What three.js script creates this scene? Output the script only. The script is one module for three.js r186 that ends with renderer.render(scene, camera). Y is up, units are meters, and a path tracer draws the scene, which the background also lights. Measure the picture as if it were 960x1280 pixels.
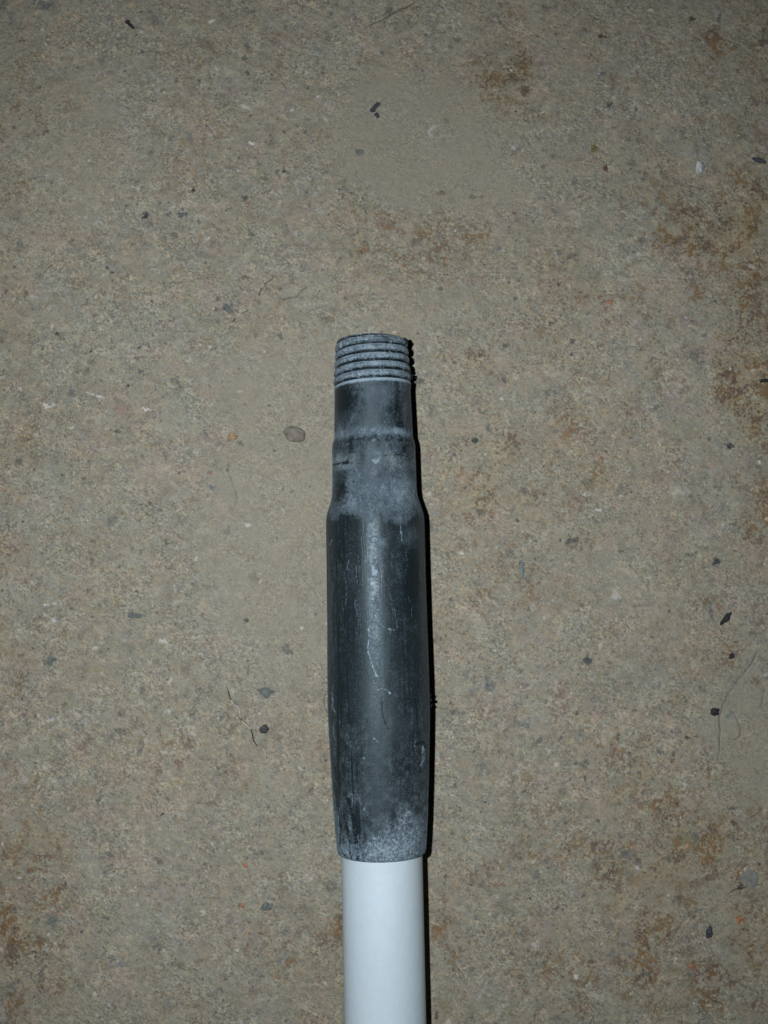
import * as THREE from 'three';
import { mergeGeometries } from 'three/addons/utils/BufferGeometryUtils.js';

// ---------------------------------------------------------------- camera, flash, exposure
const MM = 0.001, PX = 0.2157 * MM;              // one photo pixel at the depth of the pole axis
const FOC = 1320;                                // focal length in photo pixels (960 x 1280)
const PITCH = Math.atan(117 / FOC);              // the phone is tipped slightly away from the pole
const AXIS_H = 64 * PX;                          // the widest part of the sleeve touches the floor
const CAM = new THREE.Vector3(0, AXIS_H + FOC * PX, 0);
const scene = new THREE.Scene();
scene.background = new THREE.Color(0x000000);
const camera = new THREE.PerspectiveCamera(2 * Math.atan(640 / FOC) * 180 / Math.PI, 960 / 1280, 0.01, 20);
camera.position.copy(CAM);
camera.up.set(0, 0, -1);
const FWD = new THREE.Vector3(0, -Math.cos(PITCH), -Math.sin(PITCH));
const RGT = new THREE.Vector3(1, 0, 0), UPV = new THREE.Vector3(0, Math.sin(PITCH), -Math.cos(PITCH));
camera.lookAt(CAM.clone().add(FWD));
scene.add(camera);

// the phone's flash: a small hard lamp a little to the left of the lens
const flash = new THREE.SpotLight(0xf3f8ff, 0.352, 0, 1.0, 1.0, 2);
flash.name = 'phone_flash';
flash.position.set(-0.028, CAM.y, -0.010);
flash.target.position.set(-0.022, 0, -0.022);
flash.castShadow = true; flash.shadow.radius = 0.12; flash.shadow.mapSize.set(2048, 2048);
scene.add(flash, flash.target);

const renderer = new THREE.WebGLRenderer({ antialias: true });
renderer.toneMapping = THREE.LinearToneMapping;
renderer.toneMappingExposure = 1.0;
renderer.shadowMap.enabled = true;

// ---------------------------------------------------------------- helpers
function rng(seed) { let a = seed >>> 0; return () => { a = (a + 0x6D2B79F5) | 0; let t = Math.imul(a ^ (a >>> 15), 1 | a); t = (t + Math.imul(t ^ (t >>> 7), 61 | t)) ^ t; return ((t ^ (t >>> 14)) >>> 0) / 4294967296; }; }
const R0 = rng(7);
const P = new Float32Array(65536); for (let i = 0; i < 65536; i++) P[i] = R0();
function vn(x, y) {                                // value noise, 0..1
  const xi = Math.floor(x), yi = Math.floor(y); let fx = x - xi, fy = y - yi;
  fx = fx * fx * (3 - 2 * fx); fy = fy * fy * (3 - 2 * fy);
  const a = (yi & 255) << 8, b = ((yi + 1) & 255) << 8, c = xi & 255, d = (xi + 1) & 255;
  const p = P[a | c], q = P[a | d], r = P[b | c], s = P[b | d];
  return p + (q - p) * fx + (r - p + (p - q - r + s) * fx) * fy;
}
function fbm(x, y, o = 4) { let s = 0, a = 0.5, n = 0; for (let i = 0; i < o; i++) { s += a * vn(x + i * 37.3, y + i * 17.7); n += a; a *= 0.5; x *= 2.03; y *= 2.03; } return s / n; }
const cl = (x) => x < 0 ? 0 : x > 1 ? 1 : x;
const ss = (a, b, x) => { const t = cl((x - a) / (b - a)); return t * t * (3 - 2 * t); };
const enc = (x) => { x = cl(x); return 255 * (x <= 0.0031308 ? 12.92 * x : 1.055 * Math.pow(x, 1 / 2.4) - 0.055); };
function unproject(px, py, h) {                    // where the ray through a photo pixel meets the height h
  const d = FWD.clone().multiplyScalar(FOC).addScaledVector(RGT, px - 480).addScaledVector(UPV, 640 - py);
  return CAM.clone().addScaledVector(d, (h - CAM.y) / d.y);
}
function rowOf(p) { const q = p.clone().sub(CAM); return 640 - FOC * q.dot(UPV) / q.dot(FWD); }
const depthOf = (p) => p.clone().sub(CAM).dot(FWD);
function tex(data, w, h, srgb, wrap = THREE.ClampToEdgeWrapping) {
  const t = new THREE.DataTexture(data, w, h, THREE.RGBAFormat);
  t.magFilter = THREE.LinearFilter; t.minFilter = THREE.LinearMipmapLinearFilter; t.generateMipmaps = true;
  t.wrapS = t.wrapT = wrap; if (srgb) t.colorSpace = THREE.SRGBColorSpace; t.needsUpdate = true; return t;
}
const used = {};
function numbered(n) { used[n] = (used[n] ?? -1) + 1; return used[n] ? n + '_' + String(used[n]).padStart(3, '0') : n; }
function tag(o, label, category, group) { o.userData.label = label; o.userData.category = category; if (group) o.userData.group = group; return o; }
function mesh(name, geo, mat, parent, pos) {
  const m = new THREE.Mesh(geo, mat); m.name = parent === scene ? numbered(name) : name;
  m.castShadow = m.receiveShadow = true; if (pos) m.position.copy(pos); parent.add(m); return m;
}

// ---------------------------------------------------------------- the concrete floor
const T = 0.34, N = 2048, CX = 0.0, CZ = -0.032;  // the detailed square of floor, its texels and its middle
const TX = N / T;                                  // texels per metre
const col = new Float32Array(N * N * 3), hgt = new Float32Array(N * N);  // hgt in millimetres
const toTex = (px, py) => { const p = unproject(px, py, 0); return [(p.x - CX + T / 2) * TX, (p.z - CZ + T / 2) * TX]; };
const PT = toTex(481, 700)[0] - toTex(480, 700)[0]; // texels per photo pixel
// soft patches: trowelled, nearly bare of grit
const smooth = [[525, 170, 140, 100, 1], [590, 225, 80, 55, .8], [350, 640, 95, 260, .75], [400, 500, 70, 90, .6], [940, 930, 55, 75, .9], [505, 380, 60, 40, .6], [60, 180, 140, 120, .35], [870, 1120, 90, 40, .5], [760, 660, 70, 60, .3]];
// rusty, iron-brown staining
const rust = [[645, 105, 42, 34, 1], [610, 70, 30, 40, .5], [505, 288, 60, 20, .6], [440, 290, 60, 30, .35], [880, 300, 75, 45, .95], [925, 345, 60, 55, .75], [950, 440, 40, 55, 1], [840, 250, 60, 40, .55], [705, 540, 45, 40, .55], [625, 620, 40, 45, .5], [650, 690, 50, 34, .5], [560, 320, 70, 40, .45], [860, 1060, 90, 75, .85], [800, 1095, 70, 50, .6], [800, 1200, 120, 50, .6], [20, 1160, 45, 70, .9], [30, 1225, 70, 50, .6], [410, 1165, 30, 45, .6], [390, 1230, 50, 40, .5], [300, 985, 40, 60, .35], [545, 1165, 25, 25, .5], [680, 1070, 100, 40, .35], [20, 120, 50, 60, .3], [330, 380, 40, 30, .35], [925, 1010, 50, 60, .4], [590, 470, 50, 40, .45], [880, 830, 60, 50, .3], [250, 40, 60, 30, .3], [250, 950, 120, 60, .25], [700, 360, 60, 40, .4], [955, 540, 28, 130, .8], [948, 340, 36, 130, 1], [950, 1150, 30, 130, .6], [930, 1040, 50, 70, .6], [850, 1235, 120, 40, .6], [15, 1120, 35, 120, .7], [8, 700, 20, 400, .35], [8, 150, 22, 150, .5], [620, 560, 90, 70, .38], [690, 600, 80, 80, .36], [595, 670, 50, 80, .36], [940, 60, 50, 80, .5], [830, 1000, 80, 60, .5]];
const prep = (L) => L.map(([x, y, rx, ry, s]) => { const [a, b] = toTex(x, y); return [a, b, 1 / (rx * PT), 1 / (ry * PT), s]; });
const smT = prep(smooth), ruT = prep(rust);
const G = 256, smG = new Float32Array(G * G), ruG = new Float32Array(G * G), K = N / G;
for (let j = 0; j < G; j++) for (let i = 0; i < G; i++) {
  const x = (i + .5) * K, y = (j + .5) * K; let s = 0, r = 0;
  const wx = (fbm(x / 70, y / 70 + 9, 3) - .5) * 150, wy = (fbm(x / 70 + 31, y / 70, 3) - .5) * 150;
  for (const [a, b, ia, ib, k] of smT) { const u = (x + wx * .6 - a) * ia, v = (y + wy * .6 - b) * ib; s = Math.max(s, k * (1 - ss(.7, 1.15, Math.sqrt(u * u + v * v)))); }
  for (const [a, b, ia, ib, k] of ruT) { const u = (x + wx - a) * ia, v = (y + wy - b) * ib; r = Math.max(r, k * Math.exp(-(u * u + v * v) * .9)); }
  smG[j * G + i] = s; ruG[j * G + i] = r;
}
function grid(g, x, y) {
  let a = Math.min(G - 1.001, Math.max(0, x / K - .5)), b = Math.min(G - 1.001, Math.max(0, y / K - .5));
  const i = a | 0, j = b | 0; a -= i; b -= j; const o = j * G + i;
  return (g[o] * (1 - a) + g[o + 1] * a) * (1 - b) + (g[o + G] * (1 - a) + g[o + G + 1] * a) * b;
}
const RW = rng(99);
for (let y = 0; y < N; y++) for (let x = 0; x < N; x++) {
  const o = y * N + x, s = grid(smG, x, y), r = grid(ruG, x, y), rough = 1 - .75 * s;
  const big = vn(x / 420 + 3, y / 420) * .6 + vn(x / 150, y / 150 + 7) * .4;
  const mid = fbm(x / 34 + 50, y / 34 + 20, 3);
  const warm = vn(x / 75 + 80, y / 67 + 11) * .5 + vn(x / 19 + 4, y / 17 + 90) * .5;
  const xa = x * .86 + y * .5, ya = y * .86 - x * .5;           // the float left a faint grain across the floor
  const f1 = vn(xa / 8.5 + 13, ya / 4.6 + 5), f2 = vn(xa / 3.9 + 71, ya / 2.1 + 33), f3 = vn(x / 1.7 + 9, y / 1.7 + 120), w = RW();
  const gm = .22 + .95 * ss(.2, .8, vn(x / 38 + 12, y / 38 + 170) * .55 + vn(x / 12 + 52, y / 12 + 70) * .45), grit = ((f2 - .5) * .50 + (f3 - .5) * .62) * gm + (w - .5) * .42;
  let l = 1 + (big - .5) * .14 + (mid - .5) * .20 * rough + (f1 - .5) * .22 * rough + grit * (.52 + .48 * rough);
  l -= .42 * ss(.74, .95, f2 * .55 + vn(xa / 2.7 + 40, ya / 2.3 + 90) * .45) * (.3 + .7 * rough);    // pores
  l += .40 * ss(.76, .95, vn(x / 2.3 + 140, y / 2.3 + 15) * .6 + f3 * .4) * (.4 + .6 * rough);       // pale sand
  const wm = (warm - .5) * (1.2 - .7 * s), hue = (vn(x / 3.4 + 222, y / 3.4 + 61) - .5) * rough * 1.3;
  l -= .30 * ss(.56, .80, vn(x / 11 + 61, y / 9.5 + 190) * .55 + f1 * .45) * rough * (.3 + f2); l += .20 * ss(.58, .82, vn(x / 13 + 161, y / 11 + 90) * .6 + f2 * .4) * rough;
  let R = .226 * l * (1 + wm * .08 + hue * .13), Gc = .2095 * l, B = .157 * l * (1 - wm * .10 - hue * .16);
  const pk = ss(.60, .85, vn(x / 30 + 150, y / 26 + 77)) * rough * .5 * (.4 + f1);                    // pinkish paste
  R *= 1 + pk * .09; B *= 1 + pk * .05; Gc *= 1 - pk * .03;
  // brown iron bloom: ragged clots in small clusters, everywhere a little, strongly where it has rusted
  const clot = vn(x / 6.5 + 7, y / 6.5 + 60) * .32 + vn(x / 2.7 + 40, y / 2.7) * .48 + vn(x / 17 + 99, y / 17 + 12) * .34 - .07;
  const amt = cl(rough * ss(.42, .75, vn(x / 52 + 200, y / 52 + 100)) * (.30 + .14 * ss(900, 1500, x)) + r * 1.12);
  const bm = ss(.72 - amt * .30, .86 - amt * .22, clot) * (.30 + .7 * amt) * (.6 + .6 * f3);
  const oc = ss(.30, .72, vn(x / 24 + 20, y / 24 + 140) * .6 + vn(x / 5 + 31, y / 5 + 14) * .4);
  R += (.080 + .075 * oc - R) * bm * .85; Gc += (.053 + .031 * oc - Gc) * bm * .9; B += (.038 - .016 * oc - B) * bm * .9;
  const tint = r * .55 * (.35 + 1.2 * mid);                     // the stain's own pale ochre halo
  R *= 1 - tint * .16; Gc *= 1 - tint * .26; B *= 1 - tint * .48;
  col[o * 3] = Math.max(.01, R); col[o * 3 + 1] = Math.max(.01, Gc); col[o * 3 + 2] = Math.max(.01, B);
  hgt[o] = -.22 * ss(.70, .92, vn(xa / 5.2 + 140, ya / 4.4 + 190) * .6 + f2 * .4) * rough + (big - .5) * .5 + (mid - .5) * .20 * rough + (f1 - .5) * .09 * rough + (f2 - .5) * .07 + (w - .5) * .02 - bm * .06 - s * .05;
}
// irregular grains of aggregate showing at the surface
function speck(x, y, rx, ry, ang, c, al, dh, seed) {
  const m = Math.max(rx, ry) * 1.8 + 2, ca = Math.cos(ang), sa = Math.sin(ang), big = Math.min(1, m / 9);
  for (let j = Math.max(0, Math.floor(y - m)); j <= Math.min(N - 1, y + m); j++) for (let i = Math.max(0, Math.floor(x - m)); i <= Math.min(N - 1, x + m); i++) {
    const dx = i - x, dy = j - y, u = (dx * ca + dy * sa) / rx, v = (dy * ca - dx * sa) / ry;
    const n = vn(i / (m * .38) + seed, j / (m * .38) + seed * 1.7), n2 = vn(i / 3.1 + seed, j / 3.1 + 7), n3 = vn(i / 1.6 + 50, j / 1.6 + seed);
    const d = Math.sqrt(u * u + v * v) + (n - .5) * 1.2 + ((n2 - .5) * 1.15 + (n3 - .5) * .7) * big;
    const k = (1 - ss(.45, 1.05, d)) * al * (.55 + .75 * n3);
    if (k <= .02) continue; const o = (j * N + i), kk = Math.min(.96, k), t0 = .8 + .4 * n2;
    for (let t = 0; t < 3; t++) col[o * 3 + t] += (c[t] * t0 - col[o * 3 + t]) * kk;
    hgt[o] += dh * kk;
  }
}
const PAL = {
  dark: [.046, .050, .049], blue: [.084, .094, .092], black: [.016, .017, .019], brown: [.085, .058, .038], rust: [.17, .085, .034],
  pink: [.30, .185, .14], tan: [.31, .235, .15], pale: [.42, .40, .36], white: [.55, .54, .50], olive: [.15, .125, .055], grey: [.17, .175, .165],
};
const RS = rng(4242);
function scatter(n, names, r0, r1, al0, al1, dh, asp = .65) {
  for (let k = 0; k < n; k++) {
    const x = RS() * N, y = RS() * N, s = grid(smG, x, y);
    const e = RS(), pick = PAL[names[(RS() * names.length) | 0]], a = al0 + (al1 - al0) * RS(), ang = -.5 + (RS() - .5) * 2.6, sp = RS();
    if (RS() < s * 1.05) continue;
    const rad = (r0 + (r1 - r0) * e * e * e);
    speck(x, y, rad, rad * (asp + (1 - asp) * sp), ang, pick.map((v) => v * (.85 + .3 * sp)), a, dh, k * 3.1 % 190);
  }
}
scatter(2600, ['grey', 'tan', 'pink', 'grey', 'tan', 'brown'], 3, 14, .12, .36, .02);
scatter(2600, ['blue', 'dark', 'blue', 'dark'], 2, 11, .25, .62, -.03, .45);
scatter(330, ['dark', 'dark', 'black'], 2.2, 8, .6, 1, -.08, .4);
scatter(11000, ['brown', 'dark', 'brown', 'olive', 'dark', 'blue'], 1, 4.2, .35, .85, -.06, .4);
scatter(1300, ['rust', 'brown', 'pink', 'rust'], 1.2, 6, .3, .7, -.02, .5);
scatter(4200, ['pale', 'tan', 'pale', 'tan'], 1, 5, .3, .75, .05, .35);
scatter(800, ['white', 'pale'], 1.2, 5.5, .3, .7, .08, .3);
scatter(1500, ['dark', 'black', 'brown'], .8, 1.7, .6, 1, -.1, .6);
// the marks one can pick out: [photo x, y, half-width, half-height, angle, colour, strength, height]
const marks = [
  [640, 96, 12, 9, .3, 'brown', .8, -.12], [655, 112, 9, 7, 0, 'brown', .8, -.12], [640, 125, 12, 4, .2, 'olive', .8, -.1], [622, 95, 7, 8, 0, 'rust', .5, -.1], [655, 78, 14, 5, .1, 'brown', .45, -.05],
  [226, 267, 8, 5, -.4, 'blue', .9, -.05], [450, 190, 7, 7, .4, 'blue', .6, 0], [283, 386, 8, 6, .3, 'blue', .85, 0], [305, 345, 4, 3, 0, 'dark', .8, 0], [333, 866, 11, 6, -.2, 'blue', .85, .03], [336, 863, 5, 3, -.3, 'dark', .6, .03],
  [62, 829, 9, 7, .2, 'blue', .8, 0], [170, 768, 10, 4, .1, 'blue', .7, 0], [60, 508, 9, 5, .1, 'white', .75, .06], [182, 511, 6, 3, .3, 'white', .9, .08], [120, 494, 11, 2, .3, 'white', .8, .06], [202, 801, 8, 2.2, .2, 'white', .7, .06], [62, 900, 9, 3, -.2, 'pale', .8, .04], [60, 756, 7, 2, 0, 'white', .7, .05], [205, 940, 8, 2, .1, 'pale', .7, .03],
  [315, 179, 5, 2, .4, 'white', .9, .05], [168, 234, 6, 2, .3, 'white', .7, .05], [112, 200, 5, 2, .6, 'white', .6, .04], [308, 134, 8, 3, .4, 'pale', .8, .05], [263, 26, 7, 2, -.5, 'white', .8, .05],
  [66, 1155, 13, 9, .5, 'blue', .6, 0], [12, 1190, 12, 14, .3, 'brown', .8, -.1], [8, 1160, 12, 7, .2, 'rust', .6, -.05], [335, 1135, 7, 6, .1, 'blue', .75, 0], [355, 1165, 8, 5, .2, 'blue', .6, 0], [122, 1000, 4, 4, 0, 'dark', .7, -.05], [150, 1205, 7, 5, .2, 'grey', .8, 0], [416, 1163, 12, 8, .3, 'rust', .5, -.05], [362, 1202, 9, 5, -.6, 'rust', .5, -.04],
  [560, 150, 6, 5, .3, 'brown', .5, 0], [553, 240, 10, 3, -.1, 'brown', .6, -.04], [592, 245, 10, 3, -.1, 'brown', .6, -.04], [538, 162, 4, 9, .5, 'pale', .6, .04], [488, 285, 12, 7, .2, 'rust', .45, -.03], [525, 290, 14, 7, 0, 'rust', .4, -.03], [614, 262, 3, 3, 0, 'tan', .9, .05],
  [743, 186, 6, 5, 0, 'olive', .85, .02], [716, 225, 5, 5, .4, 'dark', .6, 0], [760, 132, 4, 6, .9, 'dark', .9, -.05], [753, 93, 5, 3, 0, 'dark', .8, -.05], [807, 106, 4, 7, .4, 'rust', .5, -.03], [872, 50, 6, 3, .2, 'dark', .7, -.05], [900, 22, 6, 5, .2, 'dark', .7, 0], [942, 334, 8, 3, .5, 'pale', .6, .05], [882, 308, 10, 8, .2, 'brown', .6, -.08], [852, 300, 6, 7, .3, 'dark', .6, -.05], [820, 230, 7, 6, 0, 'rust', .45, -.05], [925, 355, 6, 7, 0, 'rust', .55, -.06], [840, 275, 9, 5, .2, 'brown', .5, -.06],
  [645, 372, 6, 4, -.3, 'dark', .8, 0], [762, 378, 5, 6, .3, 'rust', .4, 0], [714, 425, 5, 3, .4, 'dark', .9, -.03], [594, 552, 6, 6, -.6, 'dark', .95, 0], [610, 535, 6, 4, .3, 'blue', .8, 0], [630, 475, 4, 4, .2, 'dark', .8, 0], [708, 542, 8, 10, .5, 'rust', .6, -.04], [640, 680, 9, 9, .2, 'rust', .4, -.03], [652, 714, 4, 15, .08, 'blue', .75, .02], [716, 676, 8, 4, -.4, 'dark', .8, -.04], [654, 612, 5, 5, 0, 'blue', .8, 0], [582, 600, 14, 12, .2, 'pink', .45, .02], [600, 640, 5, 4, 0, 'blue', .8, 0], [660, 705, 12, 4, .1, 'rust', .4, -.02],
  [770, 742, 10, 8, .3, 'pale', .55, .05], [865, 693, 5, 4, 0, 'dark', .85, 0], [899, 759, 4, 8, .5, 'rust', .6, -.04], [895, 702, 6, 5, 0, 'dark', .9, 0], [736, 826, 7, 7, .2, 'dark', .75, 0], [614, 858, 8, 6, .3, 'blue', .75, 0], [604, 958, 7, 8, .2, 'blue', .6, 0], [659, 970, 8, 7, .1, 'olive', .65, -.03], [674, 926, 4, 4, 0, 'blue', .8, 0], [823, 940, 8, 4, .1, 'dark', .6, -.04], [840, 950, 3, 9, .05, 'brown', .8, -.1], [645, 820, 5, 5, 0, 'rust', .4, 0], [777, 610, 6, 6, 0, 'blue', .6, 0], [848, 615, 9, 7, .2, 'pale', .5, .04],
  [850, 1105, 22, 8, -.1, 'rust', .4, -.02], [865, 1055, 18, 10, .3, 'olive', .55, -.06], [902, 1022, 12, 8, .2, 'olive', .55, -.06], [850, 1120, 6, 16, .1, 'brown', .5, -.06], [883, 1100, 20, 5, -.4, 'brown', .5, -.06], [918, 1028, 4, 4, 0, 'brown', .9, -.04], [790, 1100, 14, 8, .2, 'rust', .4, -.04], [775, 1088, 8, 6, 0, 'olive', .6, -.05], [798, 1075, 6, 10, .2, 'dark', .55, -.03], [782, 1066, 7, 6, .1, 'blue', .7, 0], [868, 1045, 6, 7, .1, 'blue', .7, 0], [858, 1190, 12, 6, .1, 'brown', .5, -.05], [828, 1176, 9, 3, -.7, 'rust', .6, -.05], [800, 1222, 12, 4, -.5, 'dark', .6, -.04], [865, 1208, 7, 7, 0, 'rust', .6, 0], [850, 1215, 12, 4, .1, 'olive', .5, -.04], [945, 1205, 9, 6, 0, 'olive', .6, -.04], [747, 1245, 8, 5, .1, 'pale', .6, .04], [668, 1180, 6, 5, .1, 'pale', .5, .04], [720, 1222, 4, 3, .2, 'white', .8, .05], [560, 1258, 14, 10, .2, 'olive', .4, -.03], [545, 1165, 9, 8, .3, 'rust', .5, -.03], [626, 1160, 6, 6, 0, 'tan', .6, 0],
  [55, 5, 16, 7, .1, 'blue', .8, -.02], [30, 105, 12, 4, .1, 'olive', .5, -.03], [255, 55, 20, 8, .3, 'brown', .4, -.05], [310, 62, 6, 4, .2, 'olive', .7, -.03], [290, 546, 8, 5, -.3, 'tan', .5, .02], [300, 552, 6, 4, .2, 'dark', .8, -.02], [370, 305, 8, 5, .4, 'rust', .5, -.02], [475, 280, 10, 5, .2, 'rust', .45, -.03], [5, 555, 5, 4, 0, 'blue', .9, 0], [147, 540, 6, 4, -.6, 'dark', .7, 0], [88, 490, 7, 5, .3, 'blue', .7, 0], [175, 465, 6, 5, .2, 'blue', .8, 0], [220, 478, 8, 5, .2, 'blue', .7, 0],
];
marks.forEach(([x, y, rx, ry, a, c, s, h], k) => { const [u, v] = toTex(x, y); speck(u, v, rx * PT, ry * PT, a, PAL[c], s, h, 5 + k * 2.7 % 180); });
// hairline cracks, cut into the floor and filled with dirt
function crack(pts, w, depth, dirt, seed) {
  const P2 = pts.map(([x, y]) => new THREE.Vector3(...toTex(x, y), 0)), cu = new THREE.CatmullRomCurve3(P2, false, 'centripetal');
  const len = cu.getLength(), n = Math.ceil(len * 1.2);
  for (let k = 0; k <= n; k++) {
    const p = cu.getPoint(k / n), t = k / n, x0 = p.x + (vn(t * len / 11 + seed, 3) - .5) * 4, y0 = p.y + (vn(t * len / 11, seed + 60) - .5) * 3;
    const ww = w * (.45 + .9 * vn(t * len / 14, seed)) * Math.min(1, 8 * t + .3, 6 * (1 - t) + .3);
    for (let j = -4; j <= 4; j++) for (let i = -4; i <= 4; i++) {
      const X = Math.round(x0) + i, Y = Math.round(y0) + j; if (X < 0 || Y < 0 || X >= N || Y >= N) continue;
      const d = Math.hypot(X - x0, Y - y0), k2 = 1 - ss(ww * .6, ww * 1.3 + .6, d), o = Y * N + X; if (k2 <= 0) continue;
      hgt[o] = Math.min(hgt[o], hgt[o] * (1 - k2) - depth * k2);
      for (let c = 0; c < 3; c++) col[o * 3 + c] += ([.05, .045, .038][c] - col[o * 3 + c]) * k2 * dirt * .5;
    }
  }
}
crack([[951, 808], [941, 826], [932, 840], [921, 852], [911, 865], [905, 878], [901, 894], [900, 912], [899, 930], [898, 949]], .62, .3, .62, 3);
crack([[917, 888], [921, 902], [925, 912], [924, 921], [917, 925]], .6, .3, .5, 9);
crack([[955, 858], [954, 872], [951, 886]], .6, .3, .45, 12);
crack([[519, 2], [500, 10], [482, 20], [450, 36]], .9, .35, .55, 16);
crack([[383, 357], [372, 368], [362, 372], [350, 372]], .6, .14, .32, 21);
crack([[640, 985], [644, 960], [640, 930], [646, 890]], .6, .14, .2, 25);
crack([[945, 1100], [934, 1108], [920, 1113], [912, 1118]], .7, .3, .3, 29);
crack([[290, 640], [296, 618], [288, 600], [282, 580]], .6, .12, .22, 33);

// textures
const cd = new Uint8Array(N * N * 4), hd = new Uint8Array(N * N * 4), rd = new Uint8Array(1024 * 1024 * 4);
for (let o = 0; o < N * N; o++) {
  cd[o * 4] = enc(col[o * 3]); cd[o * 4 + 1] = enc(col[o * 3 + 1]); cd[o * 4 + 2] = enc(col[o * 3 + 2]); cd[o * 4 + 3] = 255;
  const h = 255 * cl((hgt[o] + 1) / 1.6); hd[o * 4] = hd[o * 4 + 1] = hd[o * 4 + 2] = h; hd[o * 4 + 3] = 255;
}
const concrete = new THREE.MeshStandardMaterial({ map: tex(cd, N, N, true, THREE.MirroredRepeatWrapping), bumpMap: tex(hd, N, N, false, THREE.MirroredRepeatWrapping), bumpScale: 0.0015, roughness: .88 });
const heightAt = (x, z) => {                       // metres; fades to 0 at the edge of the detailed square
  const u = (x - CX + T / 2) * TX - .5, v = (z - CZ + T / 2) * TX - .5; if (u < 0 || v < 0 || u >= N - 1 || v >= N - 1) return 0;
  const i = u | 0, j = v | 0, a = u - i, b = v - j, o = j * N + i, e = ss(0, 60, Math.min(u, v, N - 1 - u, N - 1 - v));
  return MM * e * ((hgt[o] * (1 - a) + hgt[o + 1] * a) * (1 - b) + (hgt[o + N] * (1 - a) + hgt[o + N + 1] * a) * b - .12);
};
function sheet(x0, z0, w, d, nx, nz, lift) {
  const g = new THREE.PlaneGeometry(w, d, nx, nz); g.rotateX(-Math.PI / 2); g.translate(x0 + w / 2, 0, z0 + d / 2);
  const p = g.attributes.position, uv = g.attributes.uv;
  for (let i = 0; i < p.count; i++) { uv.setXY(i, (p.getX(i) - CX) / T + .5, (p.getZ(i) - CZ) / T + .5); if (lift) p.setY(i, heightAt(p.getX(i), p.getZ(i))); }
  if (lift) g.computeVertexNormals(); return g;
}
const x0 = CX - T / 2, z0 = CZ - T / 2, W = .9, NG = 620;
const floorGeo = mergeGeometries([sheet(x0, z0, T, T, NG, NG, true), sheet(x0 - W, z0 - W, W, 2 * W + T, 2, 2), sheet(x0 + T, z0 - W, W, 2 * W + T, 2, 2), sheet(x0, z0 - W, T, W, 2, 2), sheet(x0, z0 + T, T, W, 2, 2)]);
const ground = mesh('ground', floorGeo, concrete, scene);
ground.userData.kind = 'structure';
ground.userData.label = 'worn grey brown concrete floor with rust stains and grit';

// ---------------------------------------------------------------- stones
function stoneGeo(seed, rx, ry, rz, rough = .22, detail = 2, tone = .25) {
  const g = new THREE.IcosahedronGeometry(1, detail), p = g.attributes.position, c = new Float32Array(p.count * 3), v = new THREE.Vector3();
  for (let i = 0; i < p.count; i++) {
    v.fromBufferAttribute(p, i);
    const n = fbm(v.x * 1.5 + seed * 7.1 + 20, v.y * 1.3 + v.z * 1.5 + seed * 3.3 + 40, 2) - .5, n2 = fbm(v.x * 4.2 + seed + 70, v.z * 4.2 + v.y * 2 + seed * 2, 2) - .5, k = 1 + n * 2.6 * rough + n2 * .75 * rough;
    const t = 1 + (vn(v.x * 4 + seed, v.z * 4 + v.y * 3 + 9) - .5) * 2 * tone;
    p.setXYZ(i, v.x * k * rx, v.y * k * ry, v.z * k * rz); c[i * 3] = c[i * 3 + 1] = c[i * 3 + 2] = t;
  }
  g.setAttribute('color', new THREE.BufferAttribute(c, 3)); g.computeVertexNormals(); return g;
}
const grainN = 128, gb = new Uint8Array(grainN * grainN * 4);
for (let i = 0; i < grainN * grainN; i++) { const x = i % grainN, y = (i / grainN) | 0, v = 255 * (.6 * vn(x / 5, y / 5) + .4 * vn(x / 2, y / 2 + 50)); gb[i * 4] = gb[i * 4 + 1] = gb[i * 4 + 2] = v; gb[i * 4 + 3] = 255; }
const grainBump = tex(gb, grainN, grainN, false, THREE.RepeatWrapping);
const stoneMats = {};
function stoneMat(r, g, b, rough = .8) { const k = [r, g, b, rough].join(); return stoneMats[k] ??= new THREE.MeshStandardMaterial({ color: new THREE.Color().setRGB(r, g, b), vertexColors: true, roughness: rough, bumpMap: grainBump, bumpScale: .00012 }); }
function place(px, py, up) { const p = unproject(px, py, up); p.y = heightAt(p.x, p.z); return p; }
// aggregate set in the concrete, worn nearly flush: parts of the floor
const inlays = [[938, 1097, 10, 12, .162, .158, .152], [924, 1149, 5, 5.5, .30, .13, .06], [861, 1058, 7, 6, .30, .20, .12], [865, 1209, 5, 5, .26, .13, .08], [757, 210, 6, 5, .11, .055, .04], [743, 185, 5, 4.5, .14, .12, .05], [914, 893, 7, 6, .20, .20, .18], [305, 1082, 3, 3.5, .36, .12, .07], [303, 1131, 5, 4, .24, .13, .08], [333, 866, 11, 6, .10, .108, .11], [653, 712, 3, 13, .13, .15, .16], [735, 617, 7, 5, .32, .30, .26], [737, 1233, 5, 5, .27, .255, .22], [62, 829, 8, 7, .10, .11, .11], [334, 1134, 7, 6, .11, .125, .125], [66, 1152, 9, 7, .13, .135, .125], [90, 302, 7, 4, .16, .15, .115], [168, 770, 8, 4, .11, .12, .125], [282, 911, 6, 5, .20, .19, .165], [886, 1200, 6, 5, .19, .17, .13], [460, 988, 0, 0, 0, 0, 0], [762, 376, 5, 5, .27, .14, .09], [657, 905, 5, 5, .15, .155, .15], [610, 857, 7, 6, .12, .13, .125], [226, 267, 8, 5, .10, .11, .11], [283, 386, 7, 5.5, .085, .095, .10], [450, 190, 6, 5, .12, .125, .12], [595, 551, 5, 4, .05, .058, .058], [735, 825, 6, 6, .06, .066, .066], [896, 702, 4, 4, .045, .05, .052]];
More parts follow.
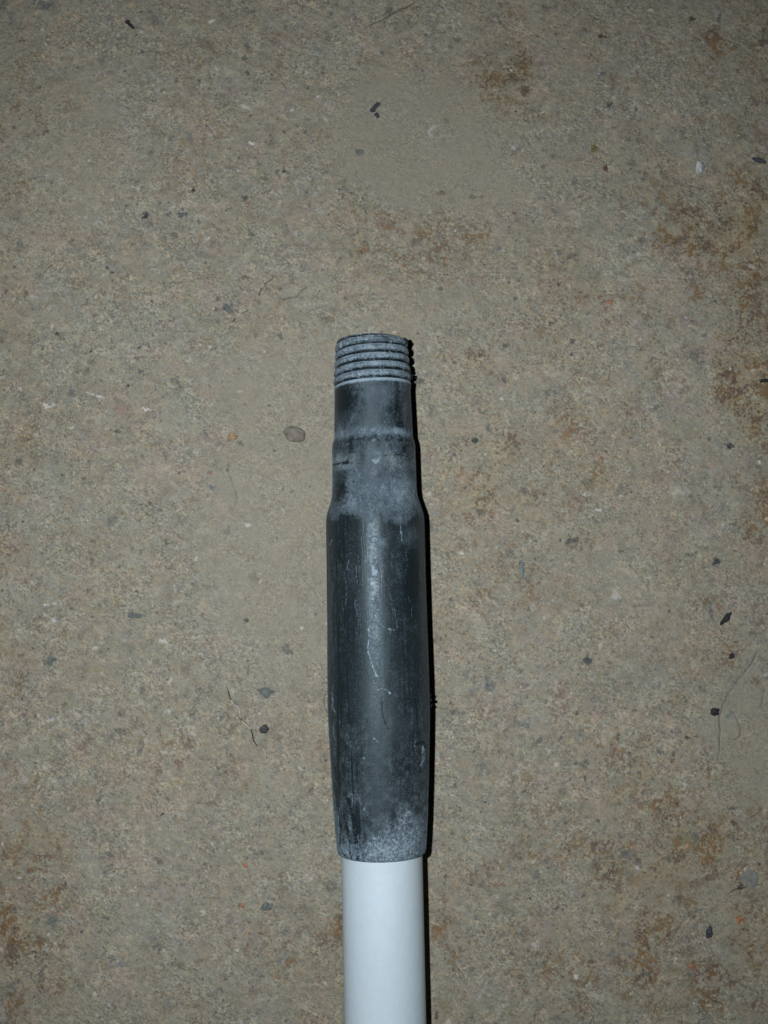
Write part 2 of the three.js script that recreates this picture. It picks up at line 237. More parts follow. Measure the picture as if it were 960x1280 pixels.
inlays.forEach(([x, y, a, b, r, g, bl], k) => {
  if (!a) return; const p = place(x, y, 0);
  const s = mesh('stone', stoneGeo(k + 2, a * PX * 1.1, .5 * MM, b * PX * 1.1, .42, 3, .45), stoneMat(r * .97, g, bl * .91), ground, p);
  s.position.y = p.y - .33 * MM; s.rotation.y = (k * 1.3) % .7 - .35;
});

// ---------------------------------------------------------------- the pole with its threaded plastic end
const A = unproject(464.6, 427, AXIS_H), Bp = unproject(481.6, 1280, AXIS_H);
const DIR = Bp.clone().sub(A).normalize();
const pole = new THREE.Group(); pole.name = 'broom_handle';
pole.position.set(A.x, 0, A.z); pole.rotation.y = Math.atan2(DIR.x, DIR.z); scene.add(pole);
tag(pole, 'white round pole with a worn dark grey plastic threaded end, lying on the concrete', 'broom handle');
// measured outline: photo row, half-width in photo pixels
function atRow(row) {                              // distance along the axis for a photo row
  let lo = -.05, hi = .4; for (let i = 0; i < 50; i++) { const m = (lo + hi) / 2; rowOf(A.clone().addScaledVector(DIR, m)) < row ? lo = m : hi = m; } return (lo + hi) / 2;
}
const radius = (row, hw) => hw * depthOf(A.clone().addScaledVector(DIR, atRow(row))) / FOC;
const outline = [[427, 42.5], [429, 44.6], [434, 45.2], [455, 46.6], [470, 47.6], [482, 48.3], [488, 47.7], [500, 47.9], [520, 48.6], [540, 49.2], [547, 49.3], [549.5, 49.6], [552, 50.6], [555, 51.6], [559, 52.1], [566, 52.3], [600, 52.6], [614, 53], [622, 53.9], [630, 56.4], [638, 59.2], [644, 60.9], [650, 61.6], [658, 61.8], [700, 61.9], [780, 62.7], [830, 63.5], [880, 64], [905, 63.6], [940, 62.4], [980, 60.8], [1020, 58.9], [1045, 57.2], [1055, 56.4], [1060, 55.9], [1063, 55.3], [1064.6, 54.6], [1065.2, 53.8]].map(([r, h]) => [atRow(r), radius(r, h), r]);
const Z1 = outline[outline.length - 1][0];
function prof(z, k) { let i = 0; while (i < outline.length - 2 && outline[i + 1][0] < z) i++; const a = outline[i], b = outline[i + 1], t = cl((z - a[0]) / (b[0] - a[0])); return a[k] + (b[k] - a[k]) * t; }
// smoothed radius table
const NR = 4000, RT = new Float32Array(NR + 1), YT = new Float32Array(NR + 1);
for (let i = 0; i <= NR; i++) { const z = Z1 * i / NR; let s = 0, w = 0; const h = Math.min(.0005, z, Z1 - z); for (let k = -4; k <= 4; k++) { const q = 1 - Math.abs(k) / 5; s += q * prof(z + h * k / 4, 1); w += q; } RT[i] = s / w; YT[i] = prof(z, 2); }
const look = (T2, z) => { const a = Math.min(NR - .001, Math.max(0, z / Z1 * NR)), i = a | 0; return T2[i] + (T2[i + 1] - T2[i]) * (a - i); };
const PITCHZ = (atRow(485) - atRow(442)) / 4.1, zThread = atRow(480.2);
const threadPhase = (phi, z) => { const q = (zThread - z) / PITCHZ - phi / (2 * Math.PI) + .02; return q; };
function threadDepth(phi, z) {                      // 0 on the crest .. 1 in the groove
  if (z > zThread + PITCHZ * .6) return 0;
  const q = threadPhase(phi, z); if (q < -.35) return 0;
  let f = q - Math.floor(q); f = Math.min(f, 1 - f) * 2;           // 0 in the groove, 1 at mid crest
  const g = 1 - ss(.0, .54, f);
  const fade = ss(-.35, -.02, q) * (1 - .35 * ss(3.2, 4.4, q));     // runs out at the neck, worn down at the very end
  return g * fade;
}
function radAt(phi, z) {                            // phi: angle from the top, positive to the right
  let r = look(RT, z);
  const y = look(YT, z), gx = Math.cos(phi) * 3, gy = Math.sin(phi) * 3;
  r += MM * .10 * (fbm(gx + 20, gy + z * 55 + 40, 3) - .5);
  { const t = threadDepth(phi, z); r -= MM * .62 * t; if (t >= 0 && z < zThread + PITCHZ * .2) { const q = threadPhase(phi, z), f = q - Math.floor(q), fm = Math.min(f, 1 - f) * 2; r += MM * .30 * (fm - .55) * ss(-.1, .25, q) * (1 - .4 * ss(3.4, 4.4, q)); } }
  if (y < 486) { const n = fbm(gx * 2.2 + 60, z * 900 + gy * 2 + 10, 3); r -= MM * .34 * ss(.56, .74, n) * ss(478, 440, y); r += MM * .12 * (vn(gx * 9 + 4, z * 3000 + gy * 9) - .5) * ss(-.2, .2, (zThread - z) / PITCHZ + .3); }
  // a mould seam down each side
  for (const s of [1.31, -1.36]) { const d = (phi - s) * r / MM; if (y > 486) r += MM * .09 * Math.exp(-d * d / .05); }
  return r;
}
const NU = 320;
function tube(za, zb, nz, capA, capB) {
  const pos = [], uv = [], idx = [];
  for (let j = 0; j <= nz; j++) { const z = za + (zb - za) * j / nz; for (let i = 0; i <= NU; i++) { const phi = -Math.PI + 2 * Math.PI * (i % NU) / NU, r = radAt(phi, z); pos.push(r * Math.sin(phi), AXIS_H + r * Math.cos(phi), z); uv.push(i / NU, z / Z1); } }
  for (let j = 0; j < nz; j++) for (let i = 0; i < NU; i++) { const a = j * (NU + 1) + i, b = a + NU + 1; idx.push(a, b, a + 1, a + 1, b, b + 1); }
  const rings = [];
  if (capA) rings.push([0, za, 1]); if (capB) rings.push([nz, zb, -1]);
  const nrm = [];
  for (let k = 0; k < pos.length / 3; k++) {       // normals from the whole outline, so that the parts meet without a crease
    const i = k % (NU + 1), phi = -Math.PI + 2 * Math.PI * i / NU, z = pos[k * 3 + 2], e = .00008, r = radAt(phi, z);
    const dz = (radAt(phi, Math.min(Z1, z + e)) - radAt(phi, Math.max(0, z - e))) / (Math.min(Z1, z + e) - Math.max(0, z - e)), dp = (radAt(phi + .012, z) - radAt(phi - .012, z)) / .024 / r;
    const n = new THREE.Vector3(Math.sin(phi) - dp * Math.cos(phi), Math.cos(phi) + dp * Math.sin(phi), -dz).normalize(); nrm.push(n.x, n.y, n.z);
  }
  for (const [j, z, s] of rings) {                 // the end faces: a rounded rim and a hollow
    const base = pos.length / 3, ks = s > 0 ? [[1, 0], [.9, -.00015], [.80, -.0001], [.78, .004], [.3, .004], [0.001, .004]] : [[1, 0], [.985, .00005], [.968, .00002], [.960, -.0002], [.958, -.004], [.5, -.004]];
    for (const [k, dz] of ks) for (let i = 0; i <= NU; i++) { const phi = -Math.PI + 2 * Math.PI * (i % NU) / NU, r = radAt(phi, z) * k; pos.push(r * Math.sin(phi), AXIS_H + r * Math.cos(phi), z + (s > 0 ? dz : dz)); uv.push(i / NU, z / Z1); nrm.push(0, 0, -s); }
    for (let q = 0; q < ks.length - 1; q++) for (let i = 0; i < NU; i++) { const a = base + q * (NU + 1) + i, b = a + NU + 1; s > 0 ? idx.push(a, a + 1, b, a + 1, b + 1, b) : idx.push(a, b, a + 1, a + 1, b, b + 1); }
  }
  const g = new THREE.BufferGeometry(); g.setAttribute('position', new THREE.Float32BufferAttribute(pos, 3)); g.setAttribute('normal', new THREE.Float32BufferAttribute(nrm, 3)); g.setAttribute('uv', new THREE.Float32BufferAttribute(uv, 2)); g.setIndex(idx); return g;
}
// the sleeve's skin: dark plastic under chalky dust, with scuffs
const SW = 1024, SH = 2048, sc = new Uint8Array(SW * SH * 4), sr = new Uint8Array(SW * SH * 4), sb = new Uint8Array(SW * SH * 4);
const RN = rng(31), dustMap = new Float32Array(SW * SH);
const scratches = [];                              // [points in photo pixels], half-width px, dust (+) or bare (-)
const S = (pts, w, k) => scratches.push([pts, w, k]);
S([[468, 770], [466, 778], [462, 783], [462, 795], [461, 806], [462, 816], [466, 828], [470, 838], [472, 842]], 1.0, .55); S([[462, 783], [468, 776], [475, 779], [481, 784], [492, 787]], .8, .42);
S([[467, 846], [469, 850], [472, 852]], .8, .4); S([[470, 858], [478, 856], [484, 858], [487, 862]], .9, .45); S([[466, 752], [469, 760], [468, 770]], .8, .3);
S([[477, 867], [479, 884], [481, 896], [486, 904]], .8, -.9); S([[516, 870], [519, 885], [521, 912]], .8, -.9); S([[506, 869], [505, 890]], .7, -.6); S([[421, 954], [423, 964], [424, 970]], 1.6, -1);
S([[424, 689], [428, 700], [430, 705]], .9, -.9); S([[438, 702], [435, 712], [439, 714]], .6, .3); S([[416, 582], [425, 583], [432, 582], [437, 579]], 1.0, -1); S([[430, 583], [436, 583]], 1.6, -1);
S([[480, 577], [495, 575], [508, 576]], .8, -.8); S([[496, 540], [503, 540]], .9, -.9); S([[440, 496], [454, 495]], .8, -.7); S([[497, 497], [507, 498]], .8, -.6);
S([[415, 668], [414, 690], [415, 710]], .8, -.6); S([[430, 668], [431, 680]], .9, -.8); S([[423, 690], [427, 702]], .9, -.8); S([[417, 855], [418, 880], [420, 920]], .8, .25); S([[431, 850], [430, 866]], 1.2, -.8);
S([[428, 1005], [428, 1030], [427, 1052]], .9, -.8); S([[443, 1008], [445, 1022], [446, 1042]], 1.8, -.8); S([[437, 990], [441, 1003]], 1.6, -.8); S([[432, 1010], [438, 1030]], 1, -.7); S([[430, 1058], [437, 1063]], 1.2, -.8); S([[421, 975], [425, 1000]], 2, -.7);
for (let k = 0; k < 26; k++) { const x = 422 + RN() * 90, y = 551 + RN() * 13, l = 3 + RN() * 12, t = -.1 - RN() * .5; S([[x, y], [x + l, y + l * t]], .35 + RN() * .3, .06 + RN() * .22); } for (let k = 0; k < 70; k++) { const x = 412 + RN() * 122, y = 655 + RN() * 390, l = 5 + RN() * 34, t = (RN() - .5) * .35; S([[x, y], [x + l * t, y + l * .5], [x + l * t * .8, y + l]], .3 + RN() * .35, RN() < .6 ? .03 + RN() * .14 : -.5 - RN() * .5); } S([[500, 660], [502, 680]], .7, .3); S([[446, 750], [450, 780]], .5, .12); S([[520, 925], [527, 924], [530, 930]], 2, -.7);
S([[527, 930], [528, 945], [524, 952]], 1.6, .5); S([[468, 915], [472, 919]], .8, .5); S([[455, 938], [457, 940]], .8, .6); S([[418, 880], [422, 886]], .8, .4); S([[413, 682], [416, 676]], .8, .5);
const blots = [[468, 716, 5, 7.5, 2.2], [471, 705, 4.5, 3.4, .8], [475, 711, 4, 5.5, .5], [467, 677, 4.5, 3.6, 1.2], [475, 680, 6, 6, .6], [466, 652, 4, 8, .5], [470, 752, 3, 8, .2], [471, 759, 2.4, 5, .25], [471, 582.5, 5, 3.8, 1.1], [467, 557, 4, 1.6, .4], [500, 654, 7, 5, .25], [512, 675, 9, 12, .14], [478, 684, 5, 4, .2], [500, 622, 20, 16, .22], [440, 634, 10, 8, .16], [423, 577, 10, 5, .3], [430, 588, 12, 3, .25], [470, 572, 10, 4, .25], [497, 545, 16, 3, .25], [430, 500, 16, 22, -.22], [500, 515, 14, 26, -.12], [425, 615, 10, 16, -.3], [470, 500, 20, 8, .1], [515, 720, 7, 26, -.2], [470, 888, 22, 30, .03], [500, 900, 26, 22, .05], [440, 1055, 18, 10, .14], [500, 1050, 22, 10, .12], [517, 1015, 8, 22, .1], [470, 985, 25, 30, .03], [425, 1015, 6, 25, .2]];
const Wp = (w) => w.map(([X, Y, rx, ry, k]) => [X, Y, 1 / rx, 1 / ry, k]); const BL = Wp(blots);
const cxAt = (y) => 464.6 + (y - 427) * .01993;
for (let j = 0; j < SH; j++) {
  const z = Z1 * (j + .5) / SH, y = look(YT, z), R = look(RT, z) / PX, cx = cxAt(y);
  const act = scratches.filter(([p]) => p.some((q) => Math.abs(q[1] - y) < 30)), bl = BL.filter((b) => Math.abs(b[1] - y) * b[3] < 2.4);
  for (let i = 0; i < SW; i++) {
    const phi = -Math.PI + 2 * Math.PI * (i + .5) / SW, X = cx + R * Math.sin(phi), front = Math.cos(phi) > -.1 ? 1 : 0, arc = phi * 62;
    const n1 = fbm(arc / 30 + 90, y / 34 + 12, 4), n2 = fbm(arc / 7 + 20, y / 8 + 3, 3), st = fbm(arc / 3.2 + 140, y / 60 + 7, 3), sp = vn(arc / 1.9 + 30, y / 1.9), sp2 = vn(arc / 1.15 + 3, y / 1.15 + 70), w = RN();
    const yy = y + (n1 - .5) * 26;
    const n3 = fbm(arc / 2.6 + 60, y / 2.9 + 31, 2), dots = ss(.54, .80, sp2 * .6 + sp * .4), holes = ss(.54, .78, vn(arc / 1.4 + 77, y / 1.6 + 8) * .6 + n3 * .4);
    const yh = y + 10.5 * phi / (2 * Math.PI) + (n3 - .5) * 1.2, kT = 1 - ss(484.2, 486.2, yh), kN = ss(484.2, 486.2, yh) * (1 - ss(549, 556, y + (n3 - .5) * 8)), kB = ss(636, 660, y + (n1 - .5) * 34 + (n2 - .5) * 26 + (n3 - .5) * 12), kC = Math.max(0, 1 - kT - kN - kB);
    let dT = .62 + (n2 - .5) * .5 + (fbm(arc / 9 + 4, y / 1.6, 3) - .5) * .6 - .26 * ss(446, 424, y + (n2 - .5) * 12) * (.5 + n1); dT = Math.max(.06, dT);
    const dN = .19 + (n1 - .5) * .34 + (n2 - .5) * .22 + .30 * ss(537, 546, y) * (.45 + .8 * n2) - .10 * ss(549, 555, y) * n2;
    const dC = .20 + (n1 - .5) * .46 + (n2 - .5) * .28 + .14 * ss(570, 577, y + (n2 - .5) * 6) * ss(594, 586, y + (n2 - .5) * 6) * (n1 + .3) + .12 * ss(585, 620, y) - .10 * (1 - ss(554, 570, y + (n2 - .5) * 16)) * (.3 + 1.2 * n1);
    const dB = .026 + (n1 - .5) * .12 + (n2 - .5) * .08 + (st - .5) * .09 - .05 * ss(26, 0, Math.abs(y - 652 - (n2 - .5) * 16)) + .09 * ss(870, 960, y + (n2 - .5) * 60) * (.1 + 1.0 * n2) + .52 * ss(985, 1062, y + (n2 - .5) * 60 + (n1 - .5) * 70) * (.35 + 1.1 * n3);
    let d = dT * kT + dN * kN + dC * kC + Math.max(.012, dB) * kB;
    if (y > 486) d += .08 * ss(.85, 1.25, Math.abs(phi)) * ss(600, 760, y) + .05 * ss(.9, 1.3, Math.abs(phi));
    d = Math.max(d, .01); d *= 1 + (n3 - .5) * .9; const sm = 1 - .45 * kN - .25 * kC; d += dots * (.05 + d * .85) * sm; d *= 1 - holes * (.75 - .4 * kT) * sm; d += (w - .5) * .03;
    if (y > 648 && st > .60 && phi < -.4) d -= (st - .60) * 2.2 * (.5 + sp);
    let scr = 0;
    if (front) {
      for (const [bx, by, ix, iy, k] of bl) { const u = (X + (n2 - .5) * 5 + (n3 - .5) * 4 - bx) * ix, v = (y + (n1 - .5) * 5 + (n3 - .5) * 5 - by) * iy, e = u * u + v * v; if (e < 5) { const hard = Math.abs(k) > .3 && ix > .15; d += k * (hard ? .62 * (1 - ss(.35, 1.25, Math.sqrt(e) * (.65 + .7 * n2) + (sp - .5) * .5)) * (.45 + .9 * sp2) : Math.exp(-e) * (.55 + .9 * n2)); } }
      for (const [p, hw, k] of act) for (let q = 0; q < p.length - 1; q++) {
        const ax = p[q][0], ay = p[q][1], bx = p[q + 1][0] - ax, by = p[q + 1][1] - ay, t = cl(((X - ax) * bx + (y - ay) * by) / (bx * bx + by * by)), e = Math.hypot(X - ax - bx * t + (n2 - .5) * 3.2 + (n3 - .5) * 2, y - ay - by * t);
        if (e < hw * 2) { const v = (1 - ss(hw * .5, hw * 1.5, e)) * k * (k > 0 ? 1.25 : 1) * (.15 + 1.25 * ss(.2, .75, sp * .5 + n3 * .5)); if (Math.abs(v) > Math.abs(scr)) scr = v; }
      }
    }
    // groove dirt in the thread, a paler burnished lip just below it
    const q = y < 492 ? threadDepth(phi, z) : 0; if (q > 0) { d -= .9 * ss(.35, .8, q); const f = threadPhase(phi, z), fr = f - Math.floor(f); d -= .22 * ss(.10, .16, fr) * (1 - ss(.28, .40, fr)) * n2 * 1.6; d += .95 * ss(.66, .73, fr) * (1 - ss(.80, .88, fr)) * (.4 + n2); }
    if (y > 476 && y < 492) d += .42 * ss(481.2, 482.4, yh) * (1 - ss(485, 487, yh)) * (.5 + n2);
    for (const s of [1.31, -1.36]) { const e = (phi - s) * R; if (y > 488) d += .34 * Math.exp(-e * e / .5) * (.3 + n1) + (Math.abs(phi) > 1.29 ? .06 : 0); }
    d += scr < 0 ? scr * Math.min(1, d + .12) * (.35 + 1.1 * n3) : scr; d = cl(d); const D = d;
    const wm = (n1 - .5) * .1 + (y > 572 && y < 590 ? .12 * n2 : 0);
    const o = (j * SW + i) * 4;
    sc[o] = enc(.0088 + D * .215 * (1 + wm)); sc[o + 1] = enc(.0140 + D * .280); sc[o + 2] = enc(.0165 + D * .325 * (1 - wm)); sc[o + 3] = 255;
    const ro = .43 + .09 * ss(735, 860, y) + .38 * ss(.04, .30, D) + (sp - .5) * .12; sr[o] = sr[o + 1] = sr[o + 2] = 255 * cl(ro); sr[o + 3] = 255;
    const b = cl(.45 + D * .28 + (sp2 - .5) * .06 + (sp - .5) * .05 + (st - .5) * .12 + (n2 - .5) * .12 + Math.min(0, scr) * .35); sb[o] = sb[o + 1] = sb[o + 2] = 255 * b; sb[o + 3] = 255;
  }
}
const plastic = new THREE.MeshPhysicalMaterial({ map: tex(sc, SW, SH, true), roughnessMap: tex(sr, SW, SH, false), roughness: 1, bumpMap: tex(sb, SW, SH, false), bumpScale: .00016, specularIntensity: .75, specularColor: new THREE.Color().setRGB(.74, .93, 1) });
const zA = atRow(487), zB = atRow(549), zC = atRow(648);
const sleeve = mesh('plastic_sleeve', tube(zC, Z1, 700, false, true), plastic, pole);
sleeve.userData.label = 'dark grey plastic sleeve, scratched and dusty at its lower end';
const collar = mesh('collar', tube(zB, zC, 200), plastic, sleeve);
const neck = mesh('neck', tube(zA, zB, 130), plastic, sleeve);
const thread = mesh('screw_thread', tube(0, zA, 300, true, false), plastic, sleeve);
thread.userData.label = 'pale worn screw thread at the tip of the sleeve';
// flakes of plastic torn loose along the thread and the mould seam
const bare = new THREE.MeshStandardMaterial({ color: new THREE.Color().setRGB(.010, .012, .014), roughness: 1 });
function flake(row, phi, len, w, bend, seed) {
  const z = atRow(row), r = look(RT, z), pts = [];
  for (let k = 0; k <= 6; k++) { const t = k / 6; const rr = r - .0003 + len * t * (1 - .25 * t); const ph = phi + bend * t * t; pts.push(new THREE.Vector3(rr * Math.sin(ph), AXIS_H + rr * Math.cos(ph), z + len * .7 * bend * t * t * (seed % 2 ? 1 : -1) + (vn(k * .9 + seed, 5) - .5) * .0004)); }
  const g = new THREE.TubeGeometry(new THREE.CatmullRomCurve3(pts), 12, w, 6), p = g.attributes.position;
  for (let i = 0; i < p.count; i++) { const q = Math.floor(i / 7) / 12, c = pts[Math.min(6, Math.round(q * 6))], s = 1.15 - .9 * q; p.setXYZ(i, c.x + (p.getX(i) - c.x) * s, c.y + (p.getY(i) - c.y) * s, c.z + (p.getZ(i) - c.z) * s); }
  g.computeVertexNormals(); return mesh('burr', g, bare, sleeve);
}
flake(426, 1.35, .0013, .0003, .5, 1); flake(431, 1.45, .0011, .00026, -.4, 2); flake(470, 1.42, .0016, .00022, .5, 3); flake(466, 1.5, .0008, .0003, .3, 4);
flake(430, -.55, .0009, .0002, .4, 5); flake(870, 1.5, .0010, .00032, .4, 6); flake(876, 1.58, .0012, .0004, -.3, 7); flake(884, 1.6, .0019, .0003, .25, 9);
{ // a thin clear fin of moulding flash standing off the left side
  const z0f = atRow(861), z1f = atRow(890), pts = [];
  for (let k = 0; k <= 16; k++) { const t = k / 16, z = z0f + (z1f - z0f) * t, r = look(RT, z) - .0002 + .0012 * Math.pow(Math.sin(Math.PI * t), .6); pts.push(new THREE.Vector3(-r * Math.sin(1.5), AXIS_H + r * Math.cos(1.5), z)); }
  mesh('moulding_fin', new THREE.TubeGeometry(new THREE.CatmullRomCurve3(pts), 48, .00011, 8), new THREE.MeshStandardMaterial({ color: new THREE.Color().setRGB(.06, .065, .068), roughness: .3 }), sleeve);
}
// the painted tube
const PW = 512, PH = 1024, pc = new Uint8Array(PW * PH * 4), pb = new Uint8Array(PW * PH * 4), RP = rng(77);
const scf = []; for (let k = 0; k < 22; k++) scf.push([RP() * PW, RP() * PH, 20 + RP() * 120, (RP() - .5) * .7, (RP() - .55) * .09]);
for (let j = 0; j < PH; j++) for (let i = 0; i < PW; i++) {
  const o = (j * PW + i) * 4, n = fbm(i / 40 + 11, j / 60 + 5, 4), f = vn(i / 3 + 9, j / 3), g = vn(i / 9 + 60, j / 14), w = RP();
  let scuff = 0; for (const [a, b, len, sl, k] of scf) { const t = j - b; if (t > 0 && t < len) { const e = Math.abs(i - a - sl * t); if (e < 1.3) scuff += k * (1 - e / 1.3) * ss(.3, .7, vn(t / 6 + a, 4)); } }
  let l = 1 + scuff + (n - .5) * .07 + (f - .5) * .035 + (g - .5) * .03 + (w - .5) * .02;
  if (vn(i / 2.2 + 100, j / 2.6 + 40) > .965) l *= .9;
  pc[o] = enc(.492 * l); pc[o + 1] = enc(.583 * l); pc[o + 2] = enc(.622 * l * (1 + (n - .5) * .02)); pc[o + 3] = 255;
  pb[o] = pb[o + 1] = pb[o + 2] = 255 * cl(.5 * g + .5 * vn(i / 5, j / 6 + 33)); pb[o + 3] = 255;
}
const paint = new THREE.MeshPhysicalMaterial({ map: tex(pc, PW, PH, true, THREE.RepeatWrapping), bumpMap: tex(pb, PW, PH, false, THREE.RepeatWrapping), bumpScale: .00003, roughness: .48, specularIntensity: .8 });
const pr = radius(1180, 51), za = Z1 - .012, LEN = .62;
{
  const prof2 = [[pr, za], [pr, Z1 + .02], [pr, Z1 + .1], [pr, Z1 + LEN - .001], [pr - .0006, Z1 + LEN], [pr - .0014, Z1 + LEN], [pr - .0016, Z1 + LEN - .02], [.00001, Z1 + LEN - .02]].map(([r, z]) => new THREE.Vector2(r, z));
  const g = new THREE.LatheGeometry(prof2, 160), p = g.attributes.position, uv = g.attributes.uv, n = g.attributes.normal;
  for (let i = 0; i < p.count; i++) { const y = p.getY(i); uv.setXY(i, uv.getX(i) * 2 * Math.PI * pr / .07, y / .14); }
  g.rotateX(Math.PI / 2); g.translate(0, AXIS_H, 0);
  mesh('pole_tube', g, paint, pole).userData.label = 'smooth white painted tube running out of the sleeve';
}

// ---------------------------------------------------------------- loose bits lying on the floor
function pebble(name, label, cat, px, py, a, b, hgtM, rgb, rot, seed, group, rough = .75, jag = .38) {
  const p = place(px, py, 0), m = mesh(name, stoneGeo(seed, a * PX * 1.04, hgtM, b * PX * 1.06, jag, 3, .35), stoneMat(...rgb, rough), scene, p);
  m.position.y = p.y + hgtM * .45; m.rotation.y = rot; return tag(m, label, cat, group);
}
pebble('pebble', 'flat grey brown pebble beside the neck of the pole, straw sliver at its edge', 'pebble', 368, 543, 13, 9.5, .0015, [.165, .150, .118], -.2, 3, undefined, .8, .24);
pebble('stone_chip', 'pale bluish white stone chip near the right edge, upper part of the floor', 'stone chip', 873.5, 210, 6, 9, .0013, [.34, .355, .345], .1, 5, undefined, .8, .16);
pebble('grit', 'round black crumb beside the long hairline crack at right', 'grit', 893, 889, 5, 4.6, .0013, [.018, .019, .021], 0, 8, 'dark crumbs on the concrete');
pebble('grit', 'slanted ragged black crumb above the long hairline crack at right', 'grit', 907, 773, 9, 2.8, .0012, [.018, .019, .022], .95, 11, 'dark crumbs on the concrete');
pebble('grit', 'small black crumb between the slanted crumb and the crack', 'grit', 914, 820, 3.6, 2.6, .001, [.017, .018, .019], .6, 12, 'dark crumbs on the concrete');
pebble('grit', 'small round dark crumb right of the lower winding fibre', 'grit', 330, 911, 5.5, 4.6, .0012, [.055, .055, .050], 0, 14, 'dark crumbs on the concrete');
pebble('grit', 'blue black oval stone with a pale end, near the lower right corner', 'grit', 886, 1164, 3.4, 7.2, .0011, [.05, .055, .068], -.15, 17, 'dark crumbs on the concrete', .45);
pebble('grit', 'black sliver close to the right edge at the height of the neck', 'grit', 955, 476, 5, 2.2, .0009, [.02, .022, .024], .1, 19, 'dark crumbs on the concrete');
pebble('grit', 'dark slanted sliver at the right edge beside the pale stone chip', 'grit', 949, 201, 8.5, 2.4, .0009, [.045, .05, .052], -.35, 21, 'dark crumbs on the concrete');
pebble('pale_crumb', 'tan orange crumb on the left, beyond the flat pebble', 'crumb', 291, 546.5, 6.5, 3.6, .0008, [.29, .20, .11], .4, 24);
function bits(name, label, cat, list, rgb, group, rough = .8) {   // one crumb of a few joined lumps
  const gs = list.map(([x, y, a, b, h, r], k) => { const p = place(x, y, 0), g = stoneGeo(k + 31 + list.length, a * PX, h, b * PX, .42, 3, .35); g.rotateY(r); g.translate(p.x, p.y + h * .4, p.z); return g; });
  return tag(mesh(name, mergeGeometries(gs), stoneMat(...rgb, rough), scene), label, cat, group);
}
bits('grit', 'bent dark crumb like a hook above the tip of the pole', 'grit', [[471, 132, 5.5, 3, .001, .7], [466, 138, 3.2, 3, .001, 0], [471, 144, 4.5, 3, .0009, -.6]], [.045, .05, .057], 'dark crumbs on the concrete');
bits('grit', 'twisted black crumb at the top left of the floor', 'grit', [[160, 28, 3.2, 2.4, .0009, .4], [163, 32, 3.8, 2.2, .0009, -.7], [166, 35, 2.4, 1.6, .0008, 0]], [.018, .018, .018], 'dark crumbs on the concrete');
// fibres
function fibre(name, label, cat, pts, w, lift, cols, rough = .35, group) {
  const q = pts.map(([x, y], k) => { const p = place(x, y, 0); p.y += w * .7 + lift * Math.abs(Math.sin(k * 1.7)); return p; });
  const cu = new THREE.CatmullRomCurve3(q, false, 'centripetal'), n = q.length * 12, g = new THREE.TubeGeometry(cu, n, w, 7), p = g.attributes.position, c = new Float32Array(p.count * 3);
  for (let i = 0; i < p.count; i++) {
    const ring = Math.floor(i / 8), t = ring / n, k = (.55 + .5 * vn(t * 26, 4 + w * 1e5)) * Math.min(1, .35 + t * 7, .35 + (1 - t) * 7), ctr = cu.getPointAt(Math.min(1, t));
    const e = ss(.54, .68, vn(t * q.length * 1.5 + 3, 17 + cols[0][0] * 50));
    for (let m = 0; m < 3; m++) c[i * 3 + m] = cols[0][m] + (cols[1][m] - cols[0][m]) * e;
    p.setXYZ(i, ctr.x + (p.getX(i) - ctr.x) * k, ctr.y + (p.getY(i) - ctr.y) * k, ctr.z + (p.getZ(i) - ctr.z) * k);
  }
  g.setAttribute('color', new THREE.BufferAttribute(c, 3)); g.computeVertexNormals();
  return tag(mesh(name, g, new THREE.MeshStandardMaterial({ vertexColors: true, roughness: rough }), scene), label, cat, group);
}
fibre('dry_fibre', 'thin winding brown fibre with pale glints, above left of the pole tip', 'fibre', [[342, 338], [341, 348], [334, 353], [328, 358], [325, 366], [321, 373], [315, 378], [311, 387], [303, 392], [295, 397], [291, 404], [287, 411], [280, 416], [275, 420]], .00018, .0003, [[.085, .065, .04], [.42, .37, .25]]);
fibre('dry_fibre', 'thin winding dark fibre left of the middle of the sleeve', 'fibre', [[283, 858], [286, 866], [288, 873], [292, 880], [298, 885], [300, 892], [303, 902], [310, 908], [315, 915], [317, 925], [322, 932], [329, 936], [332, 943], [334, 948]], .00019, .0005, [[.055, .048, .038], [.46, .43, .34]]);
fibre('straw_sliver', 'short pale straw sliver at the edge of the flat pebble', 'straw', [[376, 550], [383, 546], [390, 541], [396, 538]], .0002, .0001, [[.36, .32, .24], [.42, .37, .27]], .6);
fibre('straw_sliver', 'short curved pale sliver above left of the thread, on plain concrete', 'straw', [[384, 378], [391, 373], [397, 367], [400, 362]], .00018, .0001, [[.22, .20, .15], [.30, .27, .21]], .6);
fibre('thin_hair', 'short thin dark hair lying alone near the right edge, above the crack', 'hair', [[876, 812], [879, 817], [884, 819], [886, 824]], .00009, .0002, [[.05, .045, .04], [.09, .08, .06]], .5);
{ // a seed husk: a thin boat-shaped shell
  const p = place(252, 573, 0), g = new THREE.SphereGeometry(1, 24, 12, 0, Math.PI * 2, 0, Math.PI / 2), a = g.attributes.position;
  for (let i = 0; i < a.count; i++) { const x = a.getX(i), z = a.getZ(i), t = 1 - .55 * x * x; a.setXYZ(i, x * 10 * PX, a.getY(i) * .0005 * t, z * 3.4 * PX * t); }
  g.computeVertexNormals(); const m = mesh('seed_husk', g, new THREE.MeshStandardMaterial({ color: new THREE.Color().setRGB(.29, .25, .18), roughness: .7, bumpMap: grainBump, bumpScale: .0001 }), scene, p); m.rotation.y = .12;
  tag(m, 'flat tan seed husk left of the flat pebble, pointed at both ends', 'husk');
}
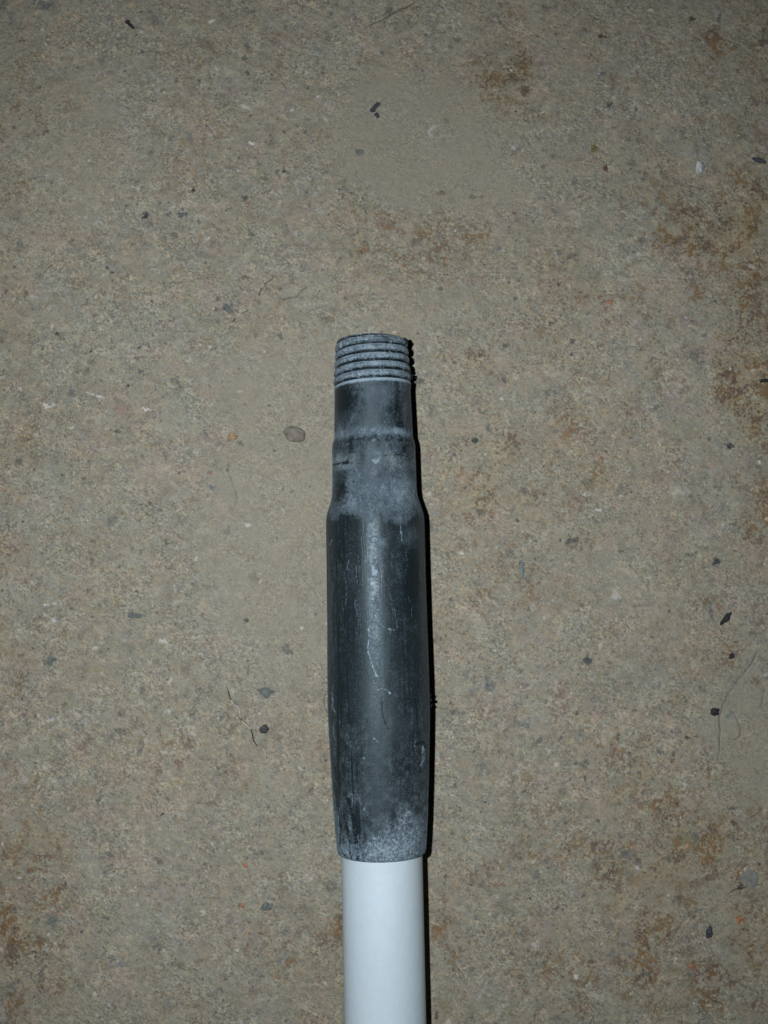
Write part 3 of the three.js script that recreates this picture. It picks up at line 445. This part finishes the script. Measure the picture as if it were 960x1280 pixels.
// sand and dust grains nobody could count
{
  const RG = rng(5561), geos = [0, 1, 2].map((k) => { const g = new THREE.IcosahedronGeometry(1, 0), p = g.attributes.position; const rr = rng(900 + k), mv = {}; for (let i = 0; i < p.count; i++) { const key = [p.getX(i), p.getY(i), p.getZ(i)].map((v) => v.toFixed(3)).join(); const s = mv[key] ??= [.6 + rr() * .7, .5 + rr() * .5, .6 + rr() * .7]; p.setXYZ(i, p.getX(i) * s[0], p.getY(i) * s[1], p.getZ(i) * s[2]); } g.computeVertexNormals(); return g; });
  const kinds = [[9000, .00008, .00022, [[.26, .23, .18], [.20, .17, .13], [.30, .26, .2], [.14, .11, .08], [.09, .09, .085]], .8, 'loose fine sand grains'], [900, .00008, .00019, [[.75, .74, .70], [.62, .60, .55], [.8, .8, .8]], .25, 'glinting pale mineral grains'], [700, .00008, .0002, [[.03, .03, .03], [.06, .045, .03]], .7, 'loose dark grains']];
  kinds.forEach(([n, r0, r1, cols, rough, label], k) => {
    const im = new THREE.InstancedMesh(geos[k], new THREE.MeshStandardMaterial({ color: 0xffffff, roughness: rough }), n), m = new THREE.Matrix4(), q = new THREE.Quaternion(), e = new THREE.Euler(), c = new THREE.Color();
    for (let i = 0; i < n; i++) {
      let x, z; do { x = CX + (RG() - .5) * T * .97; z = CZ + (RG() - .5) * T * .97; } while (RG() < .5 * grid(smG, (x - CX + T / 2) * TX, (z - CZ + T / 2) * TX) * (k ? 1 : 0));
      const t = RG(), s = r0 + (r1 - r0) * t * t * t; e.set(RG() * 6, RG() * 6, RG() * 6); q.setFromEuler(e);
      m.compose(new THREE.Vector3(x, heightAt(x, z) + s * .35, z), q, new THREE.Vector3(s, s * (.5 + RG() * .5), s)); im.setMatrixAt(i, m);
      const cc = cols[(RG() * cols.length) | 0], v = .8 + RG() * .4; im.setColorAt(i, c.setRGB(cc[0] * v, cc[1] * v, cc[2] * v));
    }
    im.name = ['sand_grains', 'mineral_grains', 'dark_grains'][k]; im.castShadow = im.receiveShadow = true; im.userData = { kind: 'stuff', label, category: 'sand' }; scene.add(im);
  });
}
renderer.render(scene, camera);
